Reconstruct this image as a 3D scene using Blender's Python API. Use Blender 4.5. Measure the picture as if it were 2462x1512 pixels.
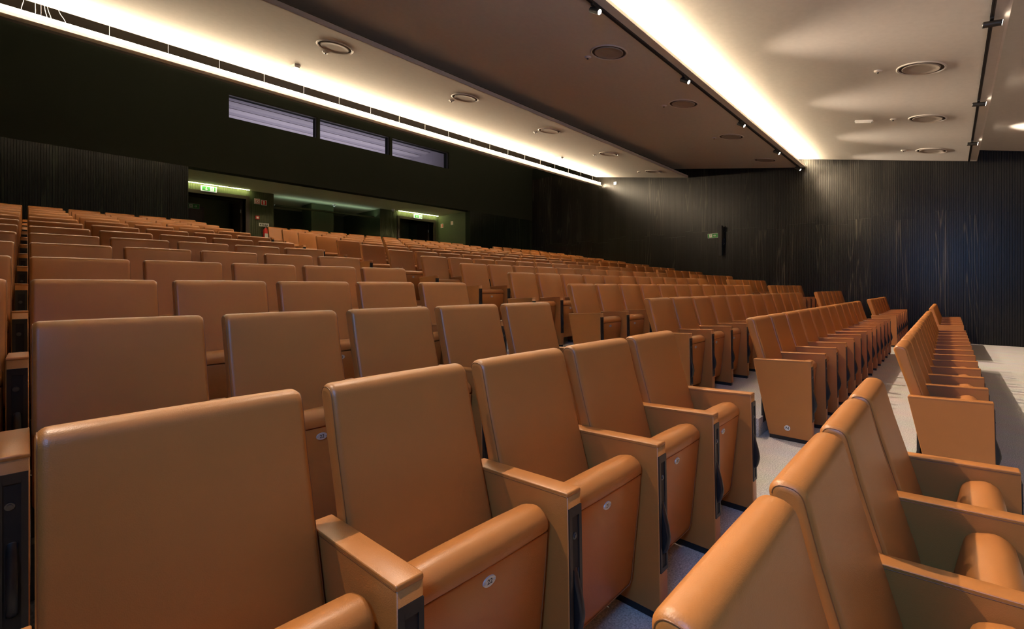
import bpy, bmesh, math, random
from mathutils import Vector, Matrix
random.seed(7)
for o in list(bpy.data.objects): bpy.data.objects.remove(o)
scene = bpy.context.scene
COL = scene.collection
PI = math.pi
H = 1.409                      # eye height above the front floor; all z below are relative to the eye and shifted by H

# ------------------------------------------------------------------ camera
FPX = 1106.84
YAW = 0.7593
cam_d = bpy.data.cameras.new('camera'); cam = bpy.data.objects.new('camera', cam_d); COL.objects.link(cam)
cam_d.sensor_width = 36.0; cam_d.lens = FPX / 2462 * 36.0
cam_d.shift_y = -(756 - 689.2) / 2462
cam_d.clip_start = 0.02; cam_d.clip_end = 200
cam.location = (0, 0, H); cam.rotation_euler = (PI / 2, 0, YAW - PI / 2)
scene.camera = cam
# ------------------------------------------------------------------ world, exposure
w = bpy.data.worlds.new('world'); scene.world = w; w.use_nodes = True
w.node_tree.nodes['Background'].inputs[0].default_value = (0.9, 0.8, 0.65, 1)
w.node_tree.nodes['Background'].inputs[1].default_value = 0.02
scene.view_settings.view_transform = 'Standard'
scene.view_settings.look = 'None'
scene.view_settings.exposure = 0.9
scene.view_settings.gamma = 1.0
scene.view_settings.use_curve_mapping = False
# light strengths
LED_REAR = 55.0        # rear hanging trough, emission strength
LED_COVE = 300.0        # cove behind the second ceiling panel
SPOT_W = 480.0         # each spotlight of the first track
SPOT2_W = 95.0
DAY_W = 70.0           # daylight through the side window
WARM = (1.0, 0.79, 0.54)
SPOTC = (1.0, 0.80, 0.62)
# daylight outside the side window (left of the camera)
ld = bpy.data.lights.new('daylight', 'AREA'); ld.shape = 'RECTANGLE'; ld.size = 1.5; ld.size_y = 1.0
ld.energy = DAY_W; ld.color = (0.13, 0.42, 1.0)
lo = bpy.data.objects.new('daylight', ld); COL.objects.link(lo)
lo.location = (-1.45, -0.15, H + 1.55); lo.rotation_euler = (0, -PI / 2 + 0.12, 0)

# ------------------------------------------------------------------ materials
def new_mat(name):
    m = bpy.data.materials.new(name); m.use_nodes = True
    nt = m.node_tree; b = nt.nodes['Principled BSDF']
    return m, nt, b
def plain(name, col, rough=0.6, metal=0.0, spec=0.5):
    m, nt, b = new_mat(name)
    tc = nt.nodes.new('ShaderNodeTexCoord'); n = nt.nodes.new('ShaderNodeTexNoise'); n.inputs['Scale'].default_value = 14
    nt.links.new(tc.outputs['Object'], n.inputs['Vector'])
    mx = nt.nodes.new('ShaderNodeMix'); mx.data_type = 'RGBA'
    mx.inputs[6].default_value = (*[c * 0.93 for c in col], 1); mx.inputs[7].default_value = (*[min(1, c * 1.06) for c in col], 1)
    nt.links.new(n.outputs['Fac'], mx.inputs[0]); nt.links.new(mx.outputs[2], b.inputs['Base Color'])
    b.inputs['Roughness'].default_value = rough; b.inputs['Metallic'].default_value = metal
    b.inputs['Specular IOR Level'].default_value = spec
    return m
def emis(name, col, strength, base=(0.8, 0.8, 0.8)):
    m, nt, b = new_mat(name)
    b.inputs['Base Color'].default_value = (*base, 1)
    b.inputs['Emission Color'].default_value = (*col, 1); b.inputs['Emission Strength'].default_value = strength
    return m
def leather(name, col):
    m, nt, b = new_mat(name)
    tc = nt.nodes.new('ShaderNodeTexCoord')
    n1 = nt.nodes.new('ShaderNodeTexNoise'); n1.inputs['Scale'].default_value = 6; n1.inputs['Detail'].default_value = 3
    v = nt.nodes.new('ShaderNodeTexVoronoi'); v.inputs['Scale'].default_value = 420
    n2 = nt.nodes.new('ShaderNodeTexNoise'); n2.inputs['Scale'].default_value = 160; n2.inputs['Detail'].default_value = 4
    for q in (n1, v, n2): nt.links.new(tc.outputs['Object'], q.inputs['Vector'])
    mx = nt.nodes.new('ShaderNodeMix'); mx.data_type = 'RGBA'
    mx.inputs[6].default_value = (*[c * 0.94 for c in col], 1); mx.inputs[7].default_value = (*[c * 1.05 for c in col], 1)
    nt.links.new(n1.outputs['Fac'], mx.inputs[0]); nt.links.new(mx.outputs[2], b.inputs['Base Color'])
    ad = nt.nodes.new('ShaderNodeMath'); ad.operation = 'ADD'
    nt.links.new(v.outputs['Distance'], ad.inputs[0]); nt.links.new(n2.outputs['Fac'], ad.inputs[1])
    bp = nt.nodes.new('ShaderNodeBump'); bp.inputs['Strength'].default_value = 0.16; bp.inputs['Distance'].default_value = 0.0012
    nt.links.new(ad.outputs[0], bp.inputs['Height']); nt.links.new(bp.outputs[0], b.inputs['Normal'])
    b.inputs['Roughness'].default_value = 0.40; b.inputs['Specular IOR Level'].default_value = 0.60
    return m
def carpet():
    m, nt, b = new_mat('carpet')
    tc = nt.nodes.new('ShaderNodeTexCoord')
    n1 = nt.nodes.new('ShaderNodeTexNoise'); n1.inputs['Scale'].default_value = 130; n1.inputs['Detail'].default_value = 5
    n2 = nt.nodes.new('ShaderNodeTexNoise'); n2.inputs['Scale'].default_value = 3.5; n2.inputs['Detail'].default_value = 2
    for q in (n1, n2): nt.links.new(tc.outputs['Object'], q.inputs['Vector'])
    r = nt.nodes.new('ShaderNodeValToRGB')
    r.color_ramp.elements[0].position = 0.32; r.color_ramp.elements[0].color = (0.36, 0.345, 0.33, 1)
    r.color_ramp.elements[1].position = 0.66; r.color_ramp.elements[1].color = (0.72, 0.69, 0.66, 1)
    nt.links.new(n1.outputs['Fac'], r.inputs[0])
    mx = nt.nodes.new('ShaderNodeMix'); mx.data_type = 'RGBA'; mx.blend_type = 'MULTIPLY'; mx.inputs[0].default_value = 0.25
    nt.links.new(r.outputs[0], mx.inputs[6]); nt.links.new(n2.outputs['Color'], mx.inputs[7])
    nt.links.new(mx.outputs[2], b.inputs['Base Color'])
    bp = nt.nodes.new('ShaderNodeBump'); bp.inputs['Strength'].default_value = 0.5; bp.inputs['Distance'].default_value = 0.004
    nt.links.new(n1.outputs['Fac'], bp.inputs['Height']); nt.links.new(bp.outputs[0], b.inputs['Normal'])
    b.inputs['Roughness'].default_value = 0.95; b.inputs['Specular IOR Level'].default_value = 0.1
    return m
def charred_wood(name, c0, tint=(1, 1, 1)):
    m, nt, b = new_mat(name)
    tc = nt.nodes.new('ShaderNodeTexCoord'); oi = nt.nodes.new('ShaderNodeObjectInfo')
    mp = nt.nodes.new('ShaderNodeMapping'); mp.inputs['Scale'].default_value = (1, 1, 0.06)
    ml = nt.nodes.new('ShaderNodeVectorMath'); ml.operation = 'SCALE'; ml.inputs['Scale'].default_value = 37.0
    cb = nt.nodes.new('ShaderNodeCombineXYZ')
    for i in range(3): nt.links.new(oi.outputs['Random'], cb.inputs[i])
    nt.links.new(cb.outputs[0], ml.inputs[0])
    av = nt.nodes.new('ShaderNodeVectorMath'); av.operation = 'ADD'
    nt.links.new(tc.outputs['Object'], mp.inputs['Vector']); nt.links.new(mp.outputs[0], av.inputs[0]); nt.links.new(ml.outputs[0], av.inputs[1])
    n0 = nt.nodes.new('ShaderNodeTexNoise'); n0.inputs['Scale'].default_value = 3.2; n0.inputs['Detail'].default_value = 1.5
    nt.links.new(av.outputs[0], n0.inputs['Vector'])
    sn = nt.nodes.new('ShaderNodeMath'); sn.operation = 'MULTIPLY'; sn.inputs[1].default_value = 70
    nt.links.new(n0.outputs['Fac'], sn.inputs[0])
    si = nt.nodes.new('ShaderNodeMath'); si.operation = 'SINE'; nt.links.new(sn.outputs[0], si.inputs[0])
    n2 = nt.nodes.new('ShaderNodeTexNoise'); n2.inputs['Scale'].default_value = 60; n2.inputs['Detail'].default_value = 4
    nt.links.new(av.outputs[0], n2.inputs['Vector'])
    r = nt.nodes.new('ShaderNodeValToRGB'); e = r.color_ramp.elements
    e[0].position = 0.0; e[0].color = (c0 * 0.8 * tint[0], c0 * 0.70 * tint[1], c0 * 0.50 * tint[2], 1); e[1].position = 1.0; e[1].color = (c0 * 4.6 * tint[0], c0 * 4.0 * tint[1], c0 * 3.0 * tint[2], 1)
    x = e.new(0.86); x.color = (c0 * tint[0], c0 * 0.88 * tint[1], c0 * 0.64 * tint[2], 1)
    ma = nt.nodes.new('ShaderNodeMapRange'); ma.inputs[1].default_value = -1; ma.inputs[2].default_value = 1
    nt.links.new(si.outputs[0], ma.inputs[0]); nt.links.new(ma.outputs[0], r.inputs[0])
    tn = nt.nodes.new('ShaderNodeMapRange'); tn.inputs[3].default_value = 0.75; tn.inputs[4].default_value = 1.35
    nt.links.new(oi.outputs['Random'], tn.inputs[0])
    mx = nt.nodes.new('ShaderNodeVectorMath'); mx.operation = 'SCALE'
    fr = nt.nodes.new('ShaderNodeMath'); fr.operation = 'MULTIPLY'; fr.inputs[1].default_value = 7.31
    f2 = nt.nodes.new('ShaderNodeMath'); f2.operation = 'FRACT'
    gt = nt.nodes.new('ShaderNodeMapRange'); gt.inputs[1].default_value = 0.62; gt.inputs[2].default_value = 0.80; gt.inputs[3].default_value = 0.08; gt.inputs[4].default_value = 1.0
    nt.links.new(oi.outputs['Random'], fr.inputs[0]); nt.links.new(fr.outputs[0], f2.inputs[0]); nt.links.new(f2.outputs[0], gt.inputs[0])
    gm = nt.nodes.new('ShaderNodeMix'); gm.data_type = 'RGBA'; gm.inputs[6].default_value = (c0 * tint[0], c0 * 0.88 * tint[1], c0 * 0.64 * tint[2], 1)
    nt.links.new(gt.outputs[0], gm.inputs[0]); nt.links.new(r.outputs[0], gm.inputs[7])
    nt.links.new(gm.outputs[2], mx.inputs[0]); nt.links.new(tn.outputs[0], mx.inputs['Scale'])
    nt.links.new(mx.outputs[0], b.inputs['Base Color'])
    ad = nt.nodes.new('ShaderNodeMath'); ad.operation = 'ADD'; nt.links.new(n2.outputs['Fac'], ad.inputs[0])
    m2 = nt.nodes.new('ShaderNodeMath'); m2.operation = 'MULTIPLY'; m2.inputs[1].default_value = 0.04
    nt.links.new(si.outputs[0], m2.inputs[0]); nt.links.new(m2.outputs[0], ad.inputs[1])
    bp = nt.nodes.new('ShaderNodeBump'); bp.inputs['Strength'].default_value = 0.25; bp.inputs['Distance'].default_value = 0.002
    nt.links.new(ad.outputs[0], bp.inputs['Height']); nt.links.new(bp.outputs[0], b.inputs['Normal'])
    b.inputs['Roughness'].default_value = 0.30; b.inputs['Specular IOR Level'].default_value = 0.34
    return m
M = {}
M['leather'] = leather('tan_leather', (0.44, 0.160, 0.033))
M['piping'] = leather('leather_piping', (0.22, 0.075, 0.018))
M['black'] = plain('black_plastic', (0.012, 0.012, 0.013), 0.42)
M['frame'] = plain('dark_metal', (0.030, 0.027, 0.024), 0.45, 0.3)
M['hollowshade'] = plain('hollow_shade', (0.006, 0.006, 0.007), 0.7)  # near-black standing in for the shade inside channels and slots
M['steel'] = plain('brushed_steel', (0.55, 0.55, 0.56), 0.32, 0.9)
M['darksteel'] = plain('dark_steel', (0.10, 0.11, 0.12), 0.35, 0.8)
M['plate'] = plain('plate_aluminium', (0.62, 0.60, 0.58), 0.38, 0.45)
M['ink'] = plain('black_ink', (0.01, 0.01, 0.012), 0.6)
M['carpet'] = carpet()
M['wood'] = charred_wood('charred_wood', 0.0105); M['wood2'] = charred_wood('dark_green_timber', 0.005, (0.8, 1.25, 0.9)); M['wood2'].node_tree.nodes['Principled BSDF'].inputs['Specular IOR Level'].default_value = 0.2
M['wallblack'] = plain('black_paint', (0.008, 0.0100, 0.0045), 0.8, 0, 0.2)
M['ceil'] = plain('ceiling_paint', (0.58, 0.555, 0.51), 0.75, 0, 0.25)
M['ceiledge'] = plain('ceiling_edge_paint', (0.58, 0.54, 0.50), 0.7, 0, 0.25)
M['plenum'] = plain('plenum_paint', (0.07, 0.058, 0.045), 0.85, 0, 0.2)
M['spk'] = plain('speaker_mesh', (0.33, 0.28, 0.235), 0.7)
M['spkrim'] = plain('speaker_rim', (0.60, 0.55, 0.49), 0.4)
M['white'] = plain('white_plastic', (0.75, 0.73, 0.70), 0.4)
M['clear'] = plain('lamp_lens_plastic', (0.85, 0.83, 0.78), 0.2)
M['stage'] = plain('added_stage_boards', (0.34, 0.20, 0.10), 0.45)
M['olive'] = plain('olive_paint', (0.080, 0.092, 0.045), 0.7, 0, 0.3)
M['oliveceil'] = plain('olive_ceiling', (0.46, 0.46, 0.33), 0.8, 0, 0.2)
M['trim'] = plain('dark_brown_trim', (0.045, 0.028, 0.020), 0.5)
M['doorwood'] = plain('dark_door_wood', (0.030, 0.018, 0.011), 0.5)
M['red'] = plain('signal_red', (0.62, 0.02, 0.02), 0.35)
M['green'] = plain('sign_green', (0.03, 0.26, 0.05), 0.5)
M['signwhite'] = plain('sign_white', (0.80, 0.79, 0.74), 0.5)
M['boothwall'] = plain('booth_paint', (0.46, 0.43, 0.45), 0.8)
M['boothdark'] = plain('booth_paint_grey', (0.33, 0.31, 0.34), 0.8)
M['ledrear'] = emis('led_rear', WARM, LED_REAR)
M['lipglow'] = emis('lip_glow', (1.0, 0.78, 0.48), 0.42, (0.7, 0.65, 0.5))  # weak glow standing in for light on the trough lip
M['ledcove'] = emis('led_cove', WARM, LED_COVE)
M['leddoor'] = emis('led_door', (0.95, 1.0, 0.45), 42.0)
M['ledmid'] = emis('led_lobby', (0.72, 1.0, 0.80), 4.0)
M['lens'] = emis('spot_lens', SPOTC, 40.0)
M['signlit'] = emis('glowing_white', (1, 0.97, 0.85), 0.35, (0.8, 0.8, 0.75))
M['signlitg'] = emis('lit_sign_green', (0.12, 0.45, 0.10), 0.22, (0.05, 0.3, 0.05))
m_, nt_, b_ = new_mat('window_glass')
b_.inputs['Base Color'].default_value = (0.9, 0.9, 0.95, 1); b_.inputs['Roughness'].default_value = 0.02
b_.inputs['Transmission Weight'].default_value = 1.0; b_.inputs['IOR'].default_value = 1.02
b_.inputs['Specular IOR Level'].default_value = 0.2
M['glass'] = m_

# ------------------------------------------------------------------ mesh helpers
class MB:
    def __init__(s): s.v = []; s.f = []; s.m = []; s.sm = []
    def add(s, vs, fs, mi=0, smooth=False):
        o = len(s.v); s.v += [tuple(p) for p in vs]
        for q in fs: s.f.append([i + o for i in q]); s.m.append(mi); s.sm.append(smooth)
    def box(s, x0, x1, y0, y1, z0, z1, mi=0):
        s.add([(x0,y0,z0),(x1,y0,z0),(x1,y1,z0),(x0,y1,z0),(x0,y0,z1),(x1,y0,z1),(x1,y1,z1),(x0,y1,z1)],
              [(0,3,2,1),(4,5,6,7),(0,1,5,4),(1,2,6,5),(2,3,7,6),(3,0,4,7)], mi)
    def cyl(s, p0, p1, r0, r1=None, n=12, mi=0, smooth=True, cap=True):
        r1 = r0 if r1 is None else r1
        p0 = Vector(p0); p1 = Vector(p1); d = (p1 - p0).normalized()
        a = d.orthogonal().normalized(); b = d.cross(a)
        vs = []
        for p, r in ((p0, r0), (p1, r1)):
            for i in range(n):
                t = 2 * PI * i / n; vs.append(p + (a * math.cos(t) + b * math.sin(t)) * r)
        s.add(vs, [(i, (i + 1) % n, n + (i + 1) % n, n + i) for i in range(n)], mi, smooth)
        if cap:
            s.add(vs[:n], [list(range(n))[::-1]], mi); s.add(vs[n:], [list(range(n))], mi)
    def tube(s, pts, r, n=6, mi=0):
        pts = [Vector(p) for p in pts]; rings = []
        for i, p in enumerate(pts):
            d = (pts[min(i + 1, len(pts) - 1)] - pts[max(i - 1, 0)]).normalized()
            a = d.cross(Vector((1, 0.13, 0.07))).normalized(); b = d.cross(a)
            rings.append([p + (a * math.cos(2 * PI * k / n) + b * math.sin(2 * PI * k / n)) * r for k in range(n)])
        vs = [q for rg in rings for q in rg]
        fs = [(i * n + k, i * n + (k + 1) % n, (i + 1) * n + (k + 1) % n, (i + 1) * n + k) for i in range(len(pts) - 1) for k in range(n)]
        s.add(vs, fs, mi, True); s.add(rings[0], [list(range(n))[::-1]], mi); s.add(rings[-1], [list(range(n))], mi)
    def lathe(s, prof, n=24, mi=0, smooth=True):       # prof: (r, z) pairs
        vs = []
        for r, z in prof:
            for i in range(n): vs.append((r * math.cos(2 * PI * i / n), r * math.sin(2 * PI * i / n), z))
        fs = [(j * n + i, j * n + (i + 1) % n, (j + 1) * n + (i + 1) % n, (j + 1) * n + i) for j in range(len(prof) - 1) for i in range(n)]
        s.add(vs, fs, mi, smooth)
    def mesh(s, name, mats):
        me = bpy.data.meshes.new(name); me.from_pydata(s.v, [], s.f)
        for m in (mats if isinstance(mats, (list, tuple)) else [mats]): me.materials.append(m)
        me.polygons.foreach_set('material_index', s.m); me.polygons.foreach_set('use_smooth', s.sm)
        bm = bmesh.new(); bm.from_mesh(me); bmesh.ops.recalc_face_normals(bm, faces=bm.faces); bm.to_mesh(me); bm.free()
        me.update(); return me
def link(name, me, parent=None, loc=(0,0,0), rot=(0,0,0)):
    o = bpy.data.objects.new(name, me); COL.objects.link(o); o.location = loc; o.rotation_euler = rot
    if parent is not None: o.parent = parent
    return o
def part(name, mb, mats, parent=None, loc=(0,0,0), rot=(0,0,0)): return link(name, mb.mesh(name, mats), parent, loc, rot)
def tag(o, label, cat, group=None):
    o['label'] = label; o['category'] = cat
    if group: o['group'] = group
    return o
def thing(name, label, cat, loc, rot=(0,0,0), group=None):
    o = link(name, None, None, loc, rot); return tag(o, label, cat, group)
def structure(name, me, label=None, parent=None):
    o = link(name, me, parent)
    if parent is None: o['kind'] = 'structure'
    if label: o['label'] = label
    return o
def arc_round(pts, radii, seg):
    out = []; n = len(pts)
    for i in range(n):
        p = Vector(pts[i]); a = Vector(pts[i - 1]); b = Vector(pts[(i + 1) % n]); r = radii[i]
        if r <= 0: out.append(tuple(p)); continue
        da = (a - p).normalized(); db = (b - p).normalized(); ang = da.angle(db)
        t = min(r / math.tan(ang / 2), 0.49 * (a - p).length, 0.49 * (b - p).length); r = t * math.tan(ang / 2)
        c = p + (da + db).normalized() * (r / math.sin(ang / 2))
        s0 = (p + da * t) - c; s1 = (p + db * t) - c
        tot = s0.angle(s1); sgn = 1 if (s0.x * s1.y - s0.y * s1.x) > 0 else -1
        k = max(1, int(seg * tot / (PI / 2) + 0.5))
        for j in range(k + 1):
            q = sgn * tot * j / k; out.append((c.x + s0.x * math.cos(q) - s0.y * math.sin(q), c.y + s0.x * math.sin(q) + s0.y * math.cos(q)))
    return out
def pillow(mb, prof, x0, x1, r, seg=4, bulge=0.0, mi=0, nx=1, mask=None):
    """closed (y,z) profile swept along x with rounded ends"""
    n = len(prof); P = [Vector(p) for p in prof]
    area = sum(P[i].x * P[(i + 1) % n].y - P[(i + 1) % n].x * P[i].y for i in range(n)); sg = 1 if area > 0 else -1
    N = []
    for i in range(n):
        d1 = (P[i] - P[i - 1]); d2 = (P[(i + 1) % n] - P[i])
        d = d1.normalized() + d2.normalized(); d = d.normalized() if d.length > 1e-6 else d2.normalized()
        N.append(Vector((d.y, -d.x)) * sg)
    st = []
    for j in range(seg + 1):
        t = PI / 2 * j / seg; st.append((x0 + r - r * math.cos(t), r - r * math.sin(t), 0))
    for j in range(1, nx + 1):
        u = j / (nx + 1); st.append((x0 + r + (x1 - x0 - 2 * r) * u, 0, math.sin(PI * u) ** 0.7))
    for j in range(seg, -1, -1):
        t = PI / 2 * j / seg; st.append((x1 - r + r * math.cos(t), r - r * math.sin(t), 0))
    vs = []
    for x, ins, bu in st:
        for i in range(n):
            q = P[i] - N[i] * ins
            if bulge and bu: q = q + N[i] * (bulge * bu * (mask[i] if mask else 1))
            vs.append((x, q.x, q.y))
    S = len(st)
    fs = [(a * n + i, a * n + (i + 1) % n, (a + 1) * n + (i + 1) % n, (a + 1) * n + i) for a in range(S - 1) for i in range(n)]
    mb.add(vs, fs, mi, True)
    mb.add(vs[:n], [list(range(n))], mi); mb.add(vs[-n:], [list(range(n))[::-1]], mi)

# ------------------------------------------------------------------ layout
PITCH = 0.56
XL = 0.0097; XM = 4.3271; XR = 12.504
def rowY(k): return 0.2272 if k == -1 else 1.226 + 0.9707 * k
def rowZ(k): return 0.0 if k == -1 else -0.2697 + 0.1531 * k - 0.985 + H     # floor under the row
XW = 16.0; XWL = -1.0; YB = 13.9; YF = -9.0
ZTOP = H + 5.41

# ------------------------------------------------------------------ floor with terraces and aisle steps
mb = MB(); mb.box(XWL, XW, YF, 0.18, -0.25, 0.0)
floor = structure('floor', mb.mesh('floor', M['carpet']), 'grey carpeted auditorium floor')
def fpart(name, x0, x1, y0, y1, z0, z1):
    m = MB(); m.box(x0, x1, y0, y1, z0, z1); return part(name, m, M['carpet'], floor)
def edge(k): return 0.18 + 0.9707 * k
for k in range(0, 13):
    y0 = edge(k); y1 = edge(k + 1) if k < 12 else YB
    for a, b in ((XWL, 2.84), (4.2, 11.05), (12.42, XW)):
        fpart('terrace', a, b, y0, y1, -0.25, rowZ(k))
    zb = rowZ(k - 1); h1 = (zb + rowZ(k)) / 2
    o1, o2 = (0.0, 0.32) if k == 0 else (0.35, 0.83)
    nxt = edge(k + 1) + 0.35 if k < 12 else YB
    for a, b in ((2.84, 4.2), (11.05, 12.42)):
        fpart('aisle_step', a, b, y0 + o1, y0 + o2, -0.25, h1)
        fpart('aisle_step', a, b, y0 + o2, nxt, -0.25, rowZ(k))
ZBK = rowZ(12)
fpart('lobby_floor', 2.6, 12.4, YB, 19.0, ZBK - 0.2, ZBK)

# ------------------------------------------------------------------ walls
RIBP = 0.0433; NR = 6; PW = RIBP * NR
def plank_mesh(h, mat):
    m = MB(); d = 0.008
    m.box(0, 0.006, 0, PW - 0.002, 0, h)
    for i in range(NR):
        a = i * RIBP + 0.003
        m.add([(0, a, 0), (0, a + 0.039, 0), (0, a + 0.039, h), (0, a, h), (-d, a + 0.003, 0), (-d, a + 0.036, 0), (-d, a + 0.036, h), (-d, a + 0.003, h)],
              [(4, 5, 6, 7), (0, 4, 7, 3), (1, 2, 6, 5), (3, 7, 6, 2), (0, 1, 5, 4)])
    return m.mesh('plank', M[mat])
mb = MB(); mb.box(XW + 0.012, XW + 0.3, YF, YB + 0.3, -0.3, ZTOP)
wr = structure('wall_right', mb.mesh('wall_right', M['wallblack']), 'charred black ribbed timber wall')
heights = {}
y = -2.6; i = 0
while y < YB - 0.02:
    zl = max(0.0, rowZ(max(-1, min(12, int(math.floor((y - 0.18) / 0.9707))))) if y > 0.18 else 0.0)
    j1 = 3.18 + (0.12 if (i // 3) % 2 else 0.0) + (0.05 if i % 5 == 0 else 0)
    yc = y + PW / 2
    for z0, z1 in ((round(zl, 3), j1 - 0.002), (j1, 6.3)):
        h = round(z1 - z0, 3)
        if h not in heights: heights[h] = plank_mesh(h, 'wood')
        link('plank', heights[h], wr, (XW + 0.006, y, z0))
    y += PW; i += 1
# side wall on the near side with its window
mb = MB()
wy0, wy1, wz0, wz1 = -0.95, 0.65, H + 0.95, H + 2.15
mb.box(XWL - 0.2, XWL, YF, wy0, -0.3, ZTOP); mb.box(XWL - 0.2, XWL, wy1, YB + 0.3, -0.3, ZTOP)
mb.box(XWL - 0.2, XWL, wy0, wy1, -0.3, wz0); mb.box(XWL - 0.2, XWL, wy0, wy1, wz1, ZTOP)
structure('wall_left', mb.mesh('wall_left', M['wallblack']), 'black side wall behind the camera side')
mb = MB()
mb.box(XWL - 0.2, XWL + 0.01, wy0 - 0.05, wy0, wz0 - 0.05, wz1 + 0.05); mb.box(XWL - 0.2, XWL + 0.01, wy1, wy1 + 0.05, wz0 - 0.05, wz1 + 0.05)
mb.box(XWL - 0.2, XWL + 0.01, wy0, wy1, wz0 - 0.05, wz0); mb.box(XWL - 0.2, XWL + 0.01, wy0, wy1, wz1, wz1 + 0.05)
structure('window_1', mb.mesh('window_1', M['frame']), 'side window letting in cool daylight')
mb = MB(); mb.box(XWL - 0.2, XW + 0.3, YF - 0.2, YF, -0.3, ZTOP)
structure('wall_front', mb.mesh('wall_front', M['wallblack']), 'black wall behind the stage end')

mb = MB(); mb.box(XWL, XW, YF, -4.6, 0.0, 0.7); part('added_stage_platform', mb, M['stage'], floor)  # unseen stage, added so that light bounces back to the seats
t = thing('bounce_screen', 'large unseen white bounce screen added behind the stage', 'screen', (7.5, YF + 0.02, 1.3))  # added out of view to throw light onto the seat fronts
mb = MB(); mb.box(-6.0, 6.0, 0.0, 0.03, 0.0, 3.9); part('surface', mb, M['signwhite'], t)
mb = MB(); mb.box(-6.1, 6.1, 0.0, 0.05, -0.1, 0.0); mb.box(-6.1, 6.1, 0.0, 0.05, 3.9, 4.0); part('border', mb, M['black'], t)
# back wall: recess opening below, booth windows above
RX0, RX1 = 2.80, 12.22; ZR = H + 3.03
WX = [(3.70, 6.06), (6.15, 8.56), (8.66, 11.12)]; WZ0, WZ1 = H + 4.51, H + 5.14
mb = MB()
mb.box(XWL - 0.2, RX0, YB + 0.012, YB + 0.3, -0.3, ZR); mb.box(RX1, XW + 0.3, YB + 0.012, YB + 0.3, -0.3, ZR)
mb.box(XWL - 0.2, XW + 0.3, YB, YB + 0.3, ZR, WZ0); mb.box(XWL - 0.2, XW + 0.3, YB, YB + 0.3, WZ1, ZTOP + 0.1)
mb.box(XWL - 0.2, WX[0][0], YB, YB + 0.3, WZ0, WZ1); mb.box(WX[2][1], XW + 0.3, YB, YB + 0.3, WZ0, WZ1)
for a, b in ((WX[0][1], WX[1][0]), (WX[1][1], WX[2][0])): mb.box(a, b, YB, YB + 0.3, WZ0, WZ1)
wb = structure('wall_back', mb.mesh('wall_back', M['wallblack']), 'dark back wall with ribbed lower part')
hb = round(ZR - ZBK - 0.002, 3); pmb = plank_mesh(hb, 'wood2')
x = RX0 - PW
while x > XWL:
    link('plank', pmb, wb, (x + PW, YB + 0.008, ZBK), (0, 0, PI / 2)); x -= PW
x = RX1
while x < XW - PW:
    link('plank', pmb, wb, (x + PW, YB + 0.008, ZBK), (0, 0, PI / 2)); x += PW
# booth behind the windows
for i, (a, b) in enumerate(WX):
    mb = MB(); t = 0.015
    mb.box(a, a + t, YB + 0.05, YB + 0.12, WZ0, WZ1); mb.box(b - t, b, YB + 0.05, YB + 0.12, WZ0, WZ1)
    mb.box(a, b, YB + 0.05, YB + 0.12, WZ0, WZ0 + t); mb.box(a, b, YB + 0.05, YB + 0.12, WZ1 - t, WZ1)
    o = structure('window_%d' % (i + 2), mb.mesh('window_frame', M['frame']), 'strip window of the projection booth, %s of three' % ('left', 'middle', 'right')[i])
    mb = MB(); mb.box(a + t, b - t, YB + 0.08, YB + 0.088, WZ0 + t, WZ1 - t); part('pane', mb, M['glass'], o)
mb = MB()
mb.box(3.3, 11.5, 17.6, 17.7, WZ0 - 0.6, WZ1 + 1.1); mb.box(3.2, 3.3, YB + 0.3, 17.7, WZ0 - 0.6, WZ1 + 1.1); mb.box(11.5, 11.6, YB + 0.3, 17.7, WZ0 - 0.6, WZ1 + 1.1)
mb.box(3.2, 11.6, YB + 0.3, 17.7, WZ1 + 0.42, WZ1 + 0.5)
bo = structure('wall_booth', mb.mesh('wall_booth', M['boothdark']), 'pale grey projection booth interior')
mb = MB(); mb.box(3.2, 11.6, YB + 0.3, 17.7, WZ0 - 0.7, WZ0 - 0.6); part('booth_floor', mb, M['boothdark'], bo)
for j in range(5):
    mb = MB(); y0 = YB + 0.45 + j * 0.62; mb.box(3.3, 11.5, y0, y0 + 0.34, WZ1 + 0.405, WZ1 + 0.42); part('ceiling_band', mb, M['boothwall'], bo)  # lighter-toned bands just under the booth ceiling
bl = bpy.data.lights.new('booth_light', 'AREA'); bl.shape = 'RECTANGLE'; bl.size = 7.5; bl.size_y = 0.5; bl.energy = 34; bl.color = (0.95, 0.88, 1.0)
blo = bpy.data.objects.new('booth_light', bl); COL.objects.link(blo); blo.location = (7.4, 16.6, WZ0 - 0.45); blo.rotation_euler = (PI, 0, 0)

# recess lobby
YP = 16.0
mb = MB()
mb.box(RX0 - 0.25, RX0, YB + 0.3, 19.2, ZBK - 0.2, ZR)                               # left side
mb.box(RX1, RX1 + 0.25, YB + 0.3, 19.2, ZBK - 0.2, ZR)                               # right side
mb.box(RX0 - 0.25, RX1 + 0.25, 19.0, 19.2, ZBK - 0.2, ZR)                            # rear
D1 = (3.02, 4.72); D2 = (10.28, 11.96); DZ = H + 2.74
mb.box(RX0, D1[0], YP, YP + 0.25, ZBK, ZR); mb.box(D1[1], 5.55, YP, YP + 0.25, ZBK, ZR); mb.box(D1[0], D1[1], YP, YP + 0.25, DZ, ZR)
mb.box(5.45, 5.55, YP + 0.25, 19.0, ZBK, ZR)
mb.box(7.10, 7.92, 16.75, 17.6, ZBK, ZR)
mb.box(9.43, D2[0], YP, YP + 0.25, ZBK, ZR); mb.box(D2[1], RX1, YP, YP + 0.25, ZBK, ZR); mb.box(D2[0], D2[1], YP, YP + 0.25, DZ, ZR)
mb.box(9.43, 9.53, YP + 0.25, 19.0, ZBK, ZR)
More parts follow.
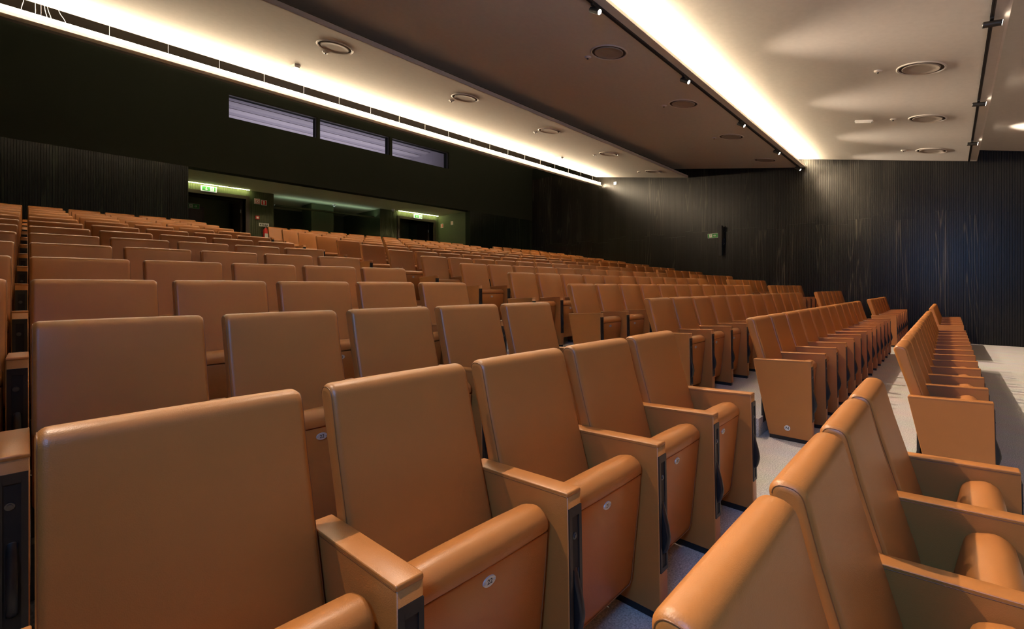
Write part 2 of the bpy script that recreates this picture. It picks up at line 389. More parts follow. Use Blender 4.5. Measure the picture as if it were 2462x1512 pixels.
for a in [RX0 + 0.05 + 0.06 * q for q in range(45)]:
    if a < 5.50 and not (D1[0] - .1 < a < D1[1] + .1): mb.box(a, a + 0.045, YP - 0.01, YP, ZBK, ZR - 0.002)
    elif a < 5.5: mb.box(a, a + 0.045, YP - 0.01, YP, DZ + 0.1, ZR - 0.002)
for a in [9.48 + 0.06 * q for q in range(45)]:
    if a < RX1 - .05 and not (D2[0] - .1 < a < D2[1] + .1): mb.box(a, a + 0.045, YP - 0.01, YP, ZBK, ZR - 0.002)
    elif a < RX1 - .05: mb.box(a, a + 0.045, YP - 0.01, YP, DZ + 0.1, ZR - 0.002)
lob = structure('wall_lobby', mb.mesh('wall_lobby', M['olive']), 'dark olive entrance recess at the back')
mb = MB(); mb.box(RX0 - 0.25, RX1 + 0.25, YB + 0.3, 19.2, ZR, ZR + 0.15); part('lobby_ceiling', mb, M['oliveceil'], lob)
def door(n, x0, x1, side):
    mb = MB(); t = 0.10
    mb.box(x0 - t, x0, YP - 0.05, YP + 0.28, ZBK, DZ + t); mb.box(x1, x1 + t, YP - 0.05, YP + 0.28, ZBK, DZ + t); mb.box(x0, x1, YP - 0.05, YP + 0.28, DZ, DZ + t)
    d = structure('door_%d' % n, mb.mesh('door_frame', M['trim']), 'brown framed exit door opening, %s of the recess' % side)
    mb = MB(); mb.box(x1 - 0.055, x1 - 0.005, YP + 0.3, YP + 1.1, ZBK + 0.01, DZ - 0.02)
    lf = part('door_leaf', mb, M['doorwood'], d)
    for q in (0.35, 1.05, 1.75):
        mb = MB(); mb.cyl((x1 - 0.065, YP + 0.26, ZBK + q), (x1 - 0.065, YP + 0.26, ZBK + q + 0.11), 0.014, n=8); part('hinge', mb, M['steel'], lf)
    # inner vestibule
    mb = MB(); yv = YP + 1.9
    mb.box(x0 - 0.05, x1 + 0.05, yv, yv + 0.06, ZBK, ZR - 0.1)
    part('vestibule_wall', mb, M['olive'], d)
    mb = MB(); mb.box(x0 + 0.1, x0 + 1.02, yv - 0.05, yv - 0.002, ZBK + 0.005, ZBK + 2.05)
    q = part('inner_door', mb, M['doorwood'], d)
    mb = MB(); mb.box(x0 + 0.16, x0 + 0.5, yv - 0.058, yv - 0.05, ZBK + 0.15, ZBK + 1.95); mb.box(x0 + 0.6, x0 + 0.95, yv - 0.058, yv - 0.05, ZBK + 0.15, ZBK + 1.95); part('door_panel', mb, M['trim'], q)
    return d
door(1, *D1, 'left'); door(2, *D2, 'right')

# ------------------------------------------------------------------ ceiling panels
mb = MB(); mb.box(XWL - 0.2, XW + 0.3, YF, YB + 0.3, ZTOP, ZTOP + 0.2)
ceil = structure('ceiling', mb.mesh('ceiling', M['plenum']), 'dark plenum above stepped plaster ceiling panels')
def panel(y0, z0, y1, z1, t):           # (y0,z0) lower front edge -> (y1,z1) rear edge, underside heights
    m = MB(); x0, x1 = XWL, XW - 0.015
    vs = [(x0,y0,z0),(x1,y0,z0),(x1,y1,z1),(x0,y1,z1),(x0,y0,z0+t),(x1,y0,z0+t),(x1,y1,z1+t),(x0,y1,z1+t)]
    m.add(vs, [(0,3,2,1),(4,5,6,7),(0,1,5,4),(1,2,6,5),(2,3,7,6),(3,0,4,7)])
    return part('ceiling_panel', m, M['ceil'], ceil)
PA = (6.65, H + 3.83, 10.44, H + 4.47); PB = (3.09, H + 3.555, 7.15, H + 4.215); PC = (-0.48, H + 3.07, 3.42, H + 3.865); PD = (-4.4, H + 2.42, -0.51, H + 3.335)
panel(*PA, 0.07); panel(*PB, 0.05); panel(*PC, 0.04); panel(*PD, 0.05)
mb = MB(); mb.box(XWL, XW - 0.015, -0.50, -0.475, PC[1] - 0.0, PC[1] + 0.28); part('panel_upstand', mb, M['ceiledge'], ceil)
mb = MB(); mb.box(XWL, XW - 0.015, PA[0] - 0.005, PA[0] + 0.02, PA[1] + 0.0, PA[1] + 0.075); part('panel_edge', mb, M['ceiledge'], ceil)
# LED strip on the second panel washing the third (cove)
mb = MB(); mb.box(XWL + 0.05, XW - 0.05, 3.15, 3.18, PB[1] + 0.068, PB[1] + 0.078)
lc = part('led_strip', mb, M['ledcove']); tag(lc, 'hidden cove strip light along the second ceiling panel edge', 'strip light')
def slope(P): return (P[3] - P[1]) / (P[2] - P[0])
def onpanel(P, y): return P[1] + slope(P) * (y - P[0])

# hanging LED trough in front of the back wall
tr = thing('light_trough', 'long hanging trough with bright white strip light before the back wall', 'strip light', (XWL, 10.09, H + 4.03))
mb = MB(); L = XW - XWL - 0.15
mb.box(0.02, L, 0.012, 0.15, 0, 0.012); mb.box(0.02, L, 0.138, 0.15, 0.012, 0.122); part('channel', mb, M['white'], tr)  # unseen rear upright, shaped to keep the strip's light off the back wall
mb = MB(); mb.box(0.02, L, 0, 0.012, 0, 0.05); part('glowing_lip', mb, M['lipglow'], tr)  # front lip glows by itself in place of light falling on it
mb = MB(); mb.box(0.04, L - 0.03, 0.03, 0.085, 0.02, 0.135); part('diffuser', mb, M['ledrear'], tr)
for i in range(21):
    mb = MB(); xx = 0.35 + i * 0.80; mb.cyl((xx, 0.10, 0.0), (xx, 0.10, 1.37), 0.0022, n=6); part('hanger_wire', mb, M['steel'], tr)
for i, pts in enumerate([[(-0.05,10.26,4.12),(-0.06,10.40,4.30),(-0.02,10.51,4.60),(0.02,10.56,5.3)], [(0.28,10.26,4.12),(0.26,10.38,4.3),(0.22,10.50,4.55),(0.18,10.55,5.3)],
                         [(0.47,10.26,4.12),(0.42,10.36,4.3),(0.34,10.50,4.56),(0.28,10.55,5.3)], [(0.18,10.26,4.12),(0.22,10.34,4.24),(0.19,10.48,4.5),(0.14,10.55,5.3)], [(0.06,10.26,4.12),(0.09,10.36,4.27),(0.09,10.48,4.5),(0.08,10.55,5.3)]]):
    mb = MB(); P3 = [Vector(p) for p in pts]; sm = []
    for a in range(len(P3) - 1):
        for q in range(4):
            t = q / 4; p_1 = P3[max(a - 1, 0)]; p0 = P3[a]; p1 = P3[a + 1]; p2 = P3[min(a + 2, len(P3) - 1)]
            sm.append(0.5 * ((2 * p0) + (p1 - p_1) * t + (2 * p_1 - 5 * p0 + 4 * p1 - p2) * t * t + (3 * p0 - p_1 - 3 * p1 + p2) * t ** 3))
    sm.append(P3[-1]); sm = [(p.x, p.y, p.z + H) for p in sm]
    mb.tube(sm, 0.0036, 6)
    tag(part('loose_cable', mb, M['white']), 'loose pale cable hanging over the light trough at upper left, %s' % ('leftmost', 'fourth from left', 'rightmost', 'third from left', 'second from left')[i], 'cable', 'loose cables over the trough')
for i, x in enumerate((0.9, 3.6, 7.2)):
    mb = MB(); mb.box(-0.45, 0.45, -0.05, 0.05, -0.012, 0.0); v = thing('linear_vent', 'slim dark air slot in the ceiling strip, %s along the back wall' % ('leftmost', 'second', 'third')[i], 'vent', (x, 13.62, ZTOP), group='air slots above the back wall')
    part('frame', mb, M['plenum'], v); mb = MB(); mb.box(-0.42, 0.42, -0.02, 0.02, -0.016, -0.012); part('slot', mb, M['hollowshade'], v)  # the slot is a dark strip painted as its inner shade

# ------------------------------------------------------------------ ceiling fittings
ORD = ['first', 'second', 'third', 'fourth', 'fifth', 'sixth', 'seventh', 'eighth', 'ninth', 'tenth', 'eleventh', 'twelfth', 'thirteenth', 'fourteenth']
def speaker_meshes():
    a = MB(); a.lathe([(0.29, 0.0), (0.29, -0.008), (0.275, -0.016), (0.262, -0.010), (0.262, 0.0)], 40)
    b = MB(); b.lathe([(0.262, -0.001), (0.215, -0.001)], 40)  # flat dark ring, the shade of the speaker gap put into colour
    c = MB(); c.lathe([(0.222, -0.001), (0.222, -0.012), (0.214, -0.018), (0.208, -0.014), (0.12, -0.013), (0.0001, -0.013)], 40)
    return a.mesh('rim', M['spkrim']), b.mesh('recess', M['plenum']), c.mesh('grille', M['spk'])
SPK = speaker_meshes()
def put_speaker(P, x, y, label):
    s = thing('ceiling_speaker', label, 'speaker', (x, y, onpanel(P, y) - 0.0005), (math.atan(slope(P)), 0, 0), 'round ceiling speakers')
    for n, m in zip(('rim', 'recess', 'grille'), SPK): link(n, m, s)
SX = [3.49, 6.30, 9.10, 11.90, 14.78]
for i, x in enumerate(SX): put_speaker(PA, x, 7.33, 'round dark speaker in the rear glowing ceiling panel, %s from the left' % ORD[i])
for i, x in enumerate(SX[1:]): put_speaker(PB, x, 3.88, 'round speaker in the shaded middle ceiling panel, %s from the left' % ORD[i])
for i, x in enumerate(SX[2:]): put_speaker(PC, x, 0.30, 'round speaker in the pale front ceiling panel, %s nearest' % ORD[i])
def put_small(P, x, y, label):
    s = thing('smoke_detector', label, 'detector', (x, y, onpanel(P, y)), (math.atan(slope(P)), 0, 0), 'small ceiling detectors')
    a = MB(); a.lathe([(0.055, 0), (0.055, -0.012), (0.045, -0.022), (0.0001, -0.026)], 20); part('body', a, M['spkrim'], s)
    a = MB(); a.cyl((0, 0, -0.02), (0, 0, -0.04), 0.016, 0.011, 10); part('sensor', a, M['frame'], s)
for i, (x, y) in enumerate([(3.51, 7.72), (6.31, 7.79), (9.1, 7.8), (11.95, 7.86), (14.8, 7.9)]): put_small(PA, x, y, 'tiny ceiling detector beside the %s speaker of the rear panel' % ORD[i])
for i, (x, y) in enumerate([(6.3, 4.27), (9.07, 4.27), (11.9, 4.28)]): put_small(PB, x, y, 'tiny ceiling detector beside the %s speaker of the middle panel' % ORD[i])
for i, (x, y) in enumerate([(9.04, 0.79), (11.85, 0.8), (14.73, 0.8)]): put_small(PC, x, y, 'tiny ceiling detector beside the %s speaker of the front panel' % ORD[i])
def put_emerg(P, x, y, label):
    s = thing('emergency_light', label, 'emergency light', (x, y, onpanel(P, y)), (math.atan(slope(P)), 0, 0), 'ceiling emergency lights')
    a = MB(); a.box(-0.055, 0.055, -0.15, 0.15, -0.035, 0.0); part('body', a, M['white'], s)
    a = MB(); a.box(-0.045, 0.045, -0.135, 0.135, -0.055, -0.035); part('diffuser', a, M['clear'], s)
put_emerg(PA, 3.54, 9.12, 'white emergency light box on the rear panel at left')
put_emerg(PA, 12.1, 9.35, 'white emergency light box on the rear panel near far wall')
put_emerg(PC, 11.9, 1.27, 'clear emergency light box on the pale front panel')

# spotlight tracks
def track(P, y, label):
    z = onpanel(P, y); t = thing('light_track', label, 'track', (XWL, y, z))
    mb = MB(); L = XW - XWL - 0.12; mb.box(0.05, L, -0.018, 0.018, -0.034, 0.004); part('rail', mb, M['frame'], t)
    mb = MB(); mb.box(0.05, L, -0.006, 0.006, -0.037, -0.034); part('slot', mb, M['hollowshade'], t)  # dark strip under the rail, painted as the shade of a groove
    return z
ZT1 = track(PB, 3.24, 'long black spotlight track under the middle ceiling panel')
ZT2 = track(PC, -0.355, 'long black spotlight track under the front ceiling panel')
def spot(x, y, z, tilt, yaw, watts, label, size, blend, drop):
    s = thing('spotlight', label, 'spotlight', (x, y, z - 0.034), group='track spotlights')
    mb = MB(); mb.box(-0.07, 0.07, -0.016, 0.016, -0.022, 0.0); mb.cyl((0, 0, -0.02), (0, 0, -drop + 0.02), 0.011, n=10); part('adapter', mb, M['frame'], s)
    d = Vector((math.sin(yaw) * math.cos(tilt), -math.cos(yaw) * math.cos(tilt), -math.sin(tilt)))
    c = Vector((0, 0, -drop)); a = c - d * 0.07; b = c + d * 0.085
    mb = MB(); mb.cyl(a, b, 0.034, n=20); mb.cyl(a, a - d * 0.008, 0.034, 0.026, n=20); hd = part('head', mb, M['frame'], s)
    mb = MB(); mb.cyl(b, b + d * 0.0015, 0.029, n=20, smooth=False); part('lens', mb, M['lens'], hd)
    l = bpy.data.lights.new('spot_beam', 'SPOT'); l.energy = watts; l.color = SPOTC; l.spot_size = size; l.spot_blend = blend; l.shadow_soft_size = 0.028
    lo = bpy.data.objects.new('spot_beam', l); COL.objects.link(lo)
    lo.location = Vector((x, y, z - 0.034)) + b + d * 0.012
    lo.rotation_euler = d.to_track_quat('-Z', 'Y').to_euler()
for i, x in enumerate((15.65, 13.35, 10.55, 7.65, 4.93, 2.15, -0.6)):
    spot(x, 3.24, ZT1, math.radians(33), 0.0, SPOT_W, 'small black lit spotlight on the middle track, %s from the far wall' % ORD[i], math.radians(84), 0.75, 0.065)
for i, x in enumerate((13.7, 10.8, 7.6, 4.8, 2.0)):
    spot(x, -0.355, ZT2, math.radians(9), 0.0, SPOT2_W, 'small black spotlight on the front track, %s from the far wall' % ORD[i], math.radians(84), 0.75, 0.055)

# ------------------------------------------------------------------ lobby fittings
for i, (a, b) in enumerate(((2.85, 4.80), (10.2, 12.15))):
    mb = MB(); mb.box(a, b, YP - 0.105, YP - 0.092, ZR - 0.010, ZR - 0.002)
    tag(part('led_strip', mb, M['leddoor']), 'yellow-green strip light above the %s exit door' % ('left', 'right')[i], 'strip light', 'door strip lights')
mb = MB(); mb.add([(5.7, 16.32, ZR - 0.30), (9.35, 16.32, ZR - 0.30), (9.35, 16.37, ZR - 0.30), (5.7, 16.37, ZR - 0.30)], [(0, 1, 2, 3)], 1)
mb.box(5.7, 9.35, 16.29, 16.40, ZR - 0.34, ZR - 0.302); mb.box(5.7, 9.35, 16.29, 16.30, ZR - 0.302, ZR - 0.285)
tag(part('led_uplight', mb, [M['olive'], M['ledmid']]), 'slim uplight bar between the two exit doors', 'strip light')

def arrow(mb, cx, cz, s, ang, y, mi):
    pts = [(-1, 0.18), (0.1, 0.18), (0.1, 0.18)]
    def R(px, pz): return (cx + s * (px * math.cos(ang) - pz * math.sin(ang)), y, cz + s * (px * math.sin(ang) + pz * math.cos(ang)))
    mb.add([R(-0.9, -0.17), R(0.35, -0.17), R(0.35, 0.17), R(-0.9, 0.17)], [(0, 1, 2, 3)], mi)
    mb.add([R(0.05, 0.75), R(0.35, 0.75), R(1.0, 0.0), R(0.6, 0.0)], [(0, 1, 2, 3)], mi)
    mb.add([R(0.05, -0.75), R(0.6, 0.0), R(1.0, 0.0), R(0.35, -0.75)], [(0, 1, 2, 3)], mi)
def runner(mb, cx, cz, s, y, mi_w, mi_g):
    mb.add([(cx - s, y, cz - 1.1 * s), (cx + s, y, cz - 1.1 * s), (cx + s, y, cz + 1.1 * s), (cx - s, y, cz + 1.1 * s)], [(0, 1, 2, 3)], mi_w)
    y2 = y - 0.001
    def quad(*p): mb.add([(cx + s * a, y2, cz + s * b) for a, b in p], [tuple(range(len(p)))], mi_g)
    quad(*[(0.15 + 0.17 * math.cos(t * PI / 4), 0.78 + 0.17 * math.sin(t * PI / 4)) for t in range(8)])
    quad((-0.15, -0.05), (0.2, -0.05), (0.25, 0.55), (-0.05, 0.55))
    quad((0.2, 0.5), (0.7, 0.2), (0.62, 0.05), (0.15, 0.32)); quad((-0.02, 0.5), (-0.55, 0.45), (-0.5, 0.25), (0.0, 0.3))
    quad((0.0, 0.0), (0.2, 0.0), (0.55, -0.45), (0.35, -0.5)); quad((0.35, -0.5), (0.52, -0.42), (0.5, -1.0), (0.3, -1.0))
    quad((-0.15, 0.0), (0.05, 0.0), (-0.3, -0.6), (-0.5, -0.5)); quad((-0.3, -0.6), (-0.35, -0.45), (-0.9, -0.55), (-0.9, -0.72))
def exit_sign(x, y, z, w, h, kind, label, rotz=0.0, lit=True):
    s = thing('exit_sign', label, 'exit sign', (x, y, z), (0, 0, rotz), 'green exit signs')
    wm, gm = (M['signlit'], M['signlitg']) if lit else (M['signwhite'], M['green'])
    mb = MB(); mb.box(-w / 2, w / 2, 0.0, 0.03, -h / 2, h / 2); part('board', mb, wm, s)
    k = 0.86 if lit else 0.97
    mb = MB(); mb.box(-w / 2 * k, w / 2 * k, -0.003, 0.0, -h / 2 * (k - 0.06), h / 2 * (k - 0.06)); part('green_field', mb, gm, s)
    mb = MB(); u = h * 0.34
    if kind == 'down': arrow(mb, -w * 0.16, 0, u * 0.9, -PI / 2, -0.0045, 0); runner(mb, w * 0.20, 0, u * 0.9, -0.0045, 0, 1)
    else: arrow(mb, w * 0.16, 0, u * 0.85, 0, -0.0045, 0); runner(mb, -w * 0.20, 0, u * 0.9, -0.0045, 0, 1)
    part('pictogram', mb, [wm, gm], s)
exit_sign(3.72, YP - 0.06, H + 2.905, 0.40, 0.16, 'down', 'white framed green exit sign above the left exit door')
exit_sign(11.15, YP - 0.06, H + 2.905, 0.40, 0.16, 'down', 'white framed green exit sign above the right exit door')
exit_sign(3.72, YP + 1.80, H + 2.62, 0.34, 0.16, 'right', 'green exit sign deep inside the left exit doorway', lit=False)
exit_sign(XW - 0.04, 5.79, H + 1.723, 0.34, 0.15, 'right', 'green exit arrow sign on the black timber wall', rotz=-PI / 2, lit=False)

def fire_sign(x, y, z, label, kind, rotz=0.0, s=0.17):
    t = thing('fire_sign', label, 'sign', (x, y, z), (0, 0, rotz), 'red fire signs')
    mb = MB(); mb.box(-s / 2, s / 2, -0.006, 0.0, -s / 2, s / 2); part('board', mb, M['signwhite'], t)
    mb = MB(); q = s * 0.42; mb.box(-q, q, -0.008, -0.006, -q, q); part('red_field', mb, M['red'], t)
    mb = MB()
    def disc(cx, cz, r, mi, yy): mb.add([(cx + r * math.cos(a * PI / 8), yy, cz + r * math.sin(a * PI / 8)) for a in range(16)], [tuple(range(16))], mi)
    if kind == 'ring':
        mb.add([(-q * .8, -0.0085, -q * .8), (q * .8, -0.0085, -q * .8), (q * .8, -0.0085, q * .8), (-q * .8, -0.0085, q * .8)], [(0, 1, 2, 3)], 0)
        disc(0, 0, s * 0.25, 1, -0.009); disc(0, 0, s * 0.14, 0, -0.0095)
    else:
        mb.add([(-q * .3, -0.0085, -q * .8), (q * .3, -0.0085, -q * .8), (q * .3, -0.0085, q * .4), (-q * .3, -0.0085, q * .4)], [(0, 1, 2, 3)], 0)
        mb.add([(-q * .6, -0.0085, q * .35), (q * .3, -0.0085, q * .35), (q * .3, -0.0085, q * .75), (-q * .2, -0.0085, q * .75)], [(0, 1, 2, 3)], 0)
    part('pictogram', mb, [M['signwhite'], M['red']], t)
fire_sign(5.05, YP - 0.012, H + 2.72, 'square fire alarm sign with red ring on the pier by left door', 'ring')
fire_sign(5.25, YP - 0.012, H + 2.70, 'red fire extinguisher sign on the pier by left door', 'ext')
fire_sign(RX1 - 0.001, 15.72, H + 2.60, 'red extinguisher sign on the recess side wall by right door', 'ext', -PI / 2)
fire_sign(RX1 - 0.001, 15.05, H + 2.66, 'small dim red sign on the recess side wall, nearer the seats', 'ring', -PI / 2, 0.15)
t = thing('call_point', 'small red fire alarm call point on the pier by left door', 'alarm', (5.05, YP - 0.012, H + 2.20))
mb = MB(); mb.box(-0.055, 0.055, -0.04, 0.0, -0.055, 0.055); part('body', mb, M['red'], t)
mb = MB(); mb.box(-0.03, 0.03, -0.043, -0.04, -0.03, 0.03); part('cover', mb, M['signwhite'], t)
for i, (x, y, z, r, lb) in enumerate([(5.25, YP - 0.012, H + 1.99, 0, 'white information strip sign above the red fire extinguisher'), (RX1 - 0.001, 15.70, H + 1.65, -PI / 2, 'white strip sign low on the recess side wall by right door')]):
    t = thing('notice_sign', lb, 'sign', (x, y, z), (0, 0, r))
    mb = MB(); mb.box(-0.15, 0.15, -0.006, 0, -0.055, 0.055); part('board', mb, M['signwhite'], t)
    mb = MB()
    mb.box(-0.135, 0.135, -0.0075, -0.006, 0.034, 0.04)
    for q in range(5): mb.box(-0.12 + q * 0.05, -0.09 + q * 0.05, -0.0075, -0.006, -0.028, 0.018)
    part('print', mb, M['ink'], t)
# fire extinguisher on the pier
t = thing('fire_extinguisher', 'red fire extinguisher hung on the pier beside left exit door', 'extinguisher', (5.27, YP - 0.11, H + 1.42))
mb = MB(); mb.lathe([(0.001, 0), (0.07, 0), (0.078, 0.015), (0.078, 0.36), (0.068, 0.41), (0.03, 0.45), (0.024, 0.47), (0.001, 0.47)], 20); part('cylinder', mb, M['red'], t)
mb = MB(); mb.box(-0.05, 0.05, -0.080, -0.072, 0.10, 0.28); part('label_panel', mb, M['signwhite'], t)
mb = MB(); mb.cyl((0, 0, 0.47), (0, 0, 0.50), 0.02, n=10); mb.box(-0.012, 0.012, -0.13, 0.03, 0.50, 0.512); mb.box(-0.012, 0.012, -0.12, 0.03, 0.535, 0.547); part('valve', mb, M['steel'], t)
mb = MB(); mb.tube([(-0.01, 0, 0.49), (-0.09, -0.02, 0.50), (-0.14, -0.03, 0.40), (-0.125, -0.03, 0.25), (-0.10, -0.03, 0.14)], 0.011, 8); part('hose', mb, M['black'], t)
mb = MB(); mb.box(-0.09, 0.09, 0.07, 0.098, 0.30, 0.33); part('bracket', mb, M['black'], t)
for i, (x, y, lb) in enumerate([(7.75, 16.35, 'small dome camera under the recess ceiling near the centre pier'), (9.85, 15.75, 'white dome camera under the recess ceiling near right door')]):
    t = thing('dome_camera', lb, 'camera', (x, y, ZR), group='dome cameras')
    mb = MB(); mb.lathe([(0.065, 0), (0.065, -0.04), (0.055, -0.05), (0.001, -0.05)], 20); part('base', mb, M['white'], t)
    mb = MB(); mb.lathe([(0.05, -0.05), (0.046, -0.075), (0.03, -0.095), (0.001, -0.102)], 20); part('dome', mb, M['steel'], t)
# things on the timber wall
t = thing('column_speaker', 'tall black column loudspeaker bracketed to the timber wall', 'speaker', (XW - 0.16, 5.50, H + 1.50))
mb = MB(); mb.add([(-0.07,-0.06,0.52),(0.05,-0.06,0.52),(0.05,0.06,0.52),(-0.07,0.06,0.52),(-0.01,-0.05,-0.46),(0.09,-0.05,-0.46),(0.09,0.05,-0.46),(-0.01,0.05,-0.46)], [(0,1,2,3),(4,7,6,5),(0,4,5,1),(1,5,6,2),(2,6,7,3),(3,7,4,0)]); part('cabinet', mb, M['black'], t)
mb = MB(); mb.box(0.05, 0.15, -0.09, 0.05, -0.10, 0.12); br = part('bracket', mb, M['black'], t)
for z in (-0.06, 0.08):
    mb = MB(); mb.cyl((0.10, -0.095, z), (0.10, -0.085, z), 0.012, n=8); part('bolt', mb, M['steel'], br)
mb = MB(); mb.tube([(0.05, -0.05, 0.48), (0.08, -0.14, 0.50), (0.12, -0.17, 0.44), (0.14, -0.12, 0.36), (0.15, -0.06, 0.33)], 0.008, 8); part('cable', mb, M['black'], t)
t = thing('wall_sensor', 'tiny white square sensor high on the timber wall corner', 'sensor', (XW - 0.012, 9.55, H + 4.08))
mb = MB(); mb.box(-0.03, 0, -0.055, 0.055, -0.055, 0.055); part('housing', mb, M['signlit'], t)  # housing given a faint glow of its own, though no lamp
mb = MB(); mb.box(-0.034, -0.03, -0.02, 0.02, -0.02, 0.02); part('window', mb, M['white'], t)

# ------------------------------------------------------------------ seats
BW = 0.487                                # backrest width
def seat_meshes(seg, full):
    S = {}
    # backrest: closed side profile (y,z), y<0 is the front
    front = [(0.000, 0.962), (-0.045, 0.83), (-0.083, 0.70), (-0.118, 0.58), (-0.150, 0.47), (-0.160, 0.41)]
    rear = [(-0.085, 0.395), (-0.050, 0.55), (-0.010, 0.70), (0.040, 0.86), (0.068, 0.958)]
    poly = [(-0.006, 0.985)] + front[1:] + rear[:-1] + [(0.076, 0.985)]
    rad = [0.040] + [0.25] * 4 + [0.03] + [0.03] + [0.2] * 3 + [0.032]
    pr = arc_round(poly, rad, seg)
    mask = [1.0 if (p[1] < 0.93 and p[0] < -0.02) else 0.15 for p in pr]
    m = MB(); pillow(m, pr, 0.0, BW, 0.020 if full else 0.016, 5 if full else 2, 0.008, 0, 5 if full else 1, mask); S['backrest'] = m.mesh('backrest', M['leather'])
    if full:
        m = MB()
        idx = [i for i, p in enumerate(pr) if p[1] > 0.42]
        path = []
        for i, p in enumerate(pr):
            path.append(p)
        # front-and-top run: start at the rear top, over the crown, down the front
        top = max(range(len(pr)), key=lambda i: pr[i][0])
        run = []
        i = top
        k = 0
        while True:
            run.append(pr[i]); i = (i + 1) % len(pr); k += 1
            if (pr[i][1] < 0.42 and pr[i][0] < -0.1) or k > len(pr): break
        c = Vector((-0.04, 0.7))
        for nm, xx in (('piping_a', 0.0030), ('piping_b', BW - 0.0030)):
            NN = []
            for q in range(len(run)):
                d = Vector(run[min(q + 1, len(run) - 1)]) - Vector(run[max(q - 1, 0)]); NN.append(Vector((d.y, -d.x)).normalized())
            sgn = 1 if NN[-2].x < 0 else -1
            m = MB(); m.tube([(xx, p[0] - sgn * nn.x * 0.0095, p[1] - sgn * nn.y * 0.0095) for p, nn in zip(run, NN)], 0.0015, 6)
            S[nm] = m.mesh('piping', M['piping'])
    m = MB(); m.box(-0.002, BW - 0.002, -0.078, -0.062, 0.10, 0.50); S['light_stop_board'] = m.mesh('light_stop_board', M['black'])  # unseen board added to keep the spotlights off the floor underneath
    # folded seat cushion
    poly = [(-0.352, 0.540), (-0.381, 0.545), (-0.384, 0.578), (-0.345, 0.612), (-0.268, 0.590), (-0.230, 0.40), (-0.205, 0.135), (-0.300, 0.115), (-0.335, 0.42)]
    pr = arc_round(poly, [0.004, 0.008, 0.035, 0.05, 0.045, 0.2, 0.03, 0.012, 0.1], seg)
    m = MB(); pillow(m, pr, 0.010, BW - 0.006, 0.014, 3 if full else 2, 0.003, 0, 3 if full else 1); S['cushion'] = m.mesh('cushion', M['leather'])
    # underside panel
    poly = [(-0.376, 0.5385), (-0.366, 0.43), (-0.333, 0.105), (-0.300, 0.105), (-0.335, 0.5385)]
    pr = arc_round(poly, [0.003, 0.2, 0.010, 0.004, 0.004], max(1, seg // 2))
    m = MB(); pillow(m, pr, 0.010, BW - 0.006, 0.004, 2 if full else 1); S['underside_panel'] = m.mesh('underside_panel', M['leather'])
    if full:
        m = MB()
        a_, b_ = 0.0135, BW - 0.0095
        m.tube([(a_, -0.3735, 0.536), (a_, -0.366, 0.43), (a_, -0.338, 0.130), (a_ + 0.014, -0.335, 0.110), (b_ - 0.014, -0.335, 0.110), (b_, -0.338, 0.130), (b_, -0.366, 0.43), (b_, -0.3735, 0.536)], 0.0024, 6); S['panel_piping'] = m.mesh('panel_piping', M['piping'])
        m = MB()
        m.box(-0.001, 0.011, -0.31, -0.26, 0.26, 0.37); S['hinge_bracket'] = m.mesh('hinge_bracket', M['black'])
    # arm panel
    A0, A1 = -0.069, -0.004
    poly = [(-0.437, 0.6535), (-0.449, 0.032), (-0.138, 0.032), (-0.0155, 0.6325)]
    pr = arc_round(poly, [0, 0.006, 0.010, 0], max(1, seg // 2))
    m = MB(); pillow(m, pr, A0, A1, 0.004, 2 if full else 1); S['arm_panel'] = m.mesh('arm_panel', M['leather'])
    poly = [(-0.017, 0.631), (-0.4375, 0.652), (-0.4375, 0.664), (-0.017, 0.643)]
    pr = arc_round(poly, [0.001, 0.001, 0.006, 0.006], max(1, seg // 2))
    m = MB(); pillow(m, pr, A0 - 0.0003, A1 + 0.0003, 0.003, 2 if full else 1); S['armrest'] = m.mesh('armrest', M['leather'])
    m = MB(); m.box(A0 + 0.010, A1 - 0.010, -0.440, -0.140, 0.0, 0.032); S['foot'] = m.mesh('foot', M['black'])
    m = MB()
    z0, z1 = 0.185, 0.618; a0, a1 = A0 + 0.003, A1 - 0.003
    def yf(z): return -0.438 - 0.0186 * (0.622 - z)
    def bar(xa, xb, za, zb, out, mi):
        m.add([(xa, yf(za) - out, za), (xb, yf(za) - out, za), (xb, yf(za) + 0.002, za), (xa, yf(za) + 0.002, za), (xa, yf(zb) - out, zb), (xb, yf(zb) - out, zb), (xb, yf(zb) + 0.002, zb), (xa, yf(zb) + 0.002, zb)],
              [(0,3,2,1),(4,5,6,7),(0,1,5,4),(1,2,6,5),(2,3,7,6),(3,0,4,7)], mi)
    bar(a0, a0 + 0.013, z0, z1, 0.004, 0); bar(a1 - 0.013, a1, z0, z1, 0.004, 0)
    bar(a0 + 0.012, a1 - 0.012, z0, z0 + 0.016, 0.004, 0); bar(a0 + 0.012, a1 - 0.012, z1 - 0.026, z1, 0.004, 0)
    bar(a0 + 0.012, a1 - 0.012, z0 + 0.010, z1 - 0.010, 0.0008, 1)  # flush dark plate, the shade of the hollow put into its colour
    S['front_channel'] = m.mesh('front_channel', [M['frame'], M['hollowshade']])
    # folded tablet strap, a black teardrop lying in the channel
    cx = (A0 + A1) / 2
    poly = [(-0.438, 0.46), (-0.450, 0.42), (-0.466, 0.36), (-0.474, 0.315), (-0.464, 0.270), (-0.452, 0.250), (-0.440, 0.245)]
    pr = arc_round(poly, [0.004, 0.1, 0.1, 0.04, 0.04, 0.02, 0.004], max(1, seg // 2))
    m = MB(); pillow(m, pr, cx - 0.011, cx + 0.011, 0.008, 2 if full else 1); S['tablet'] = m.mesh('tablet', M['black'])
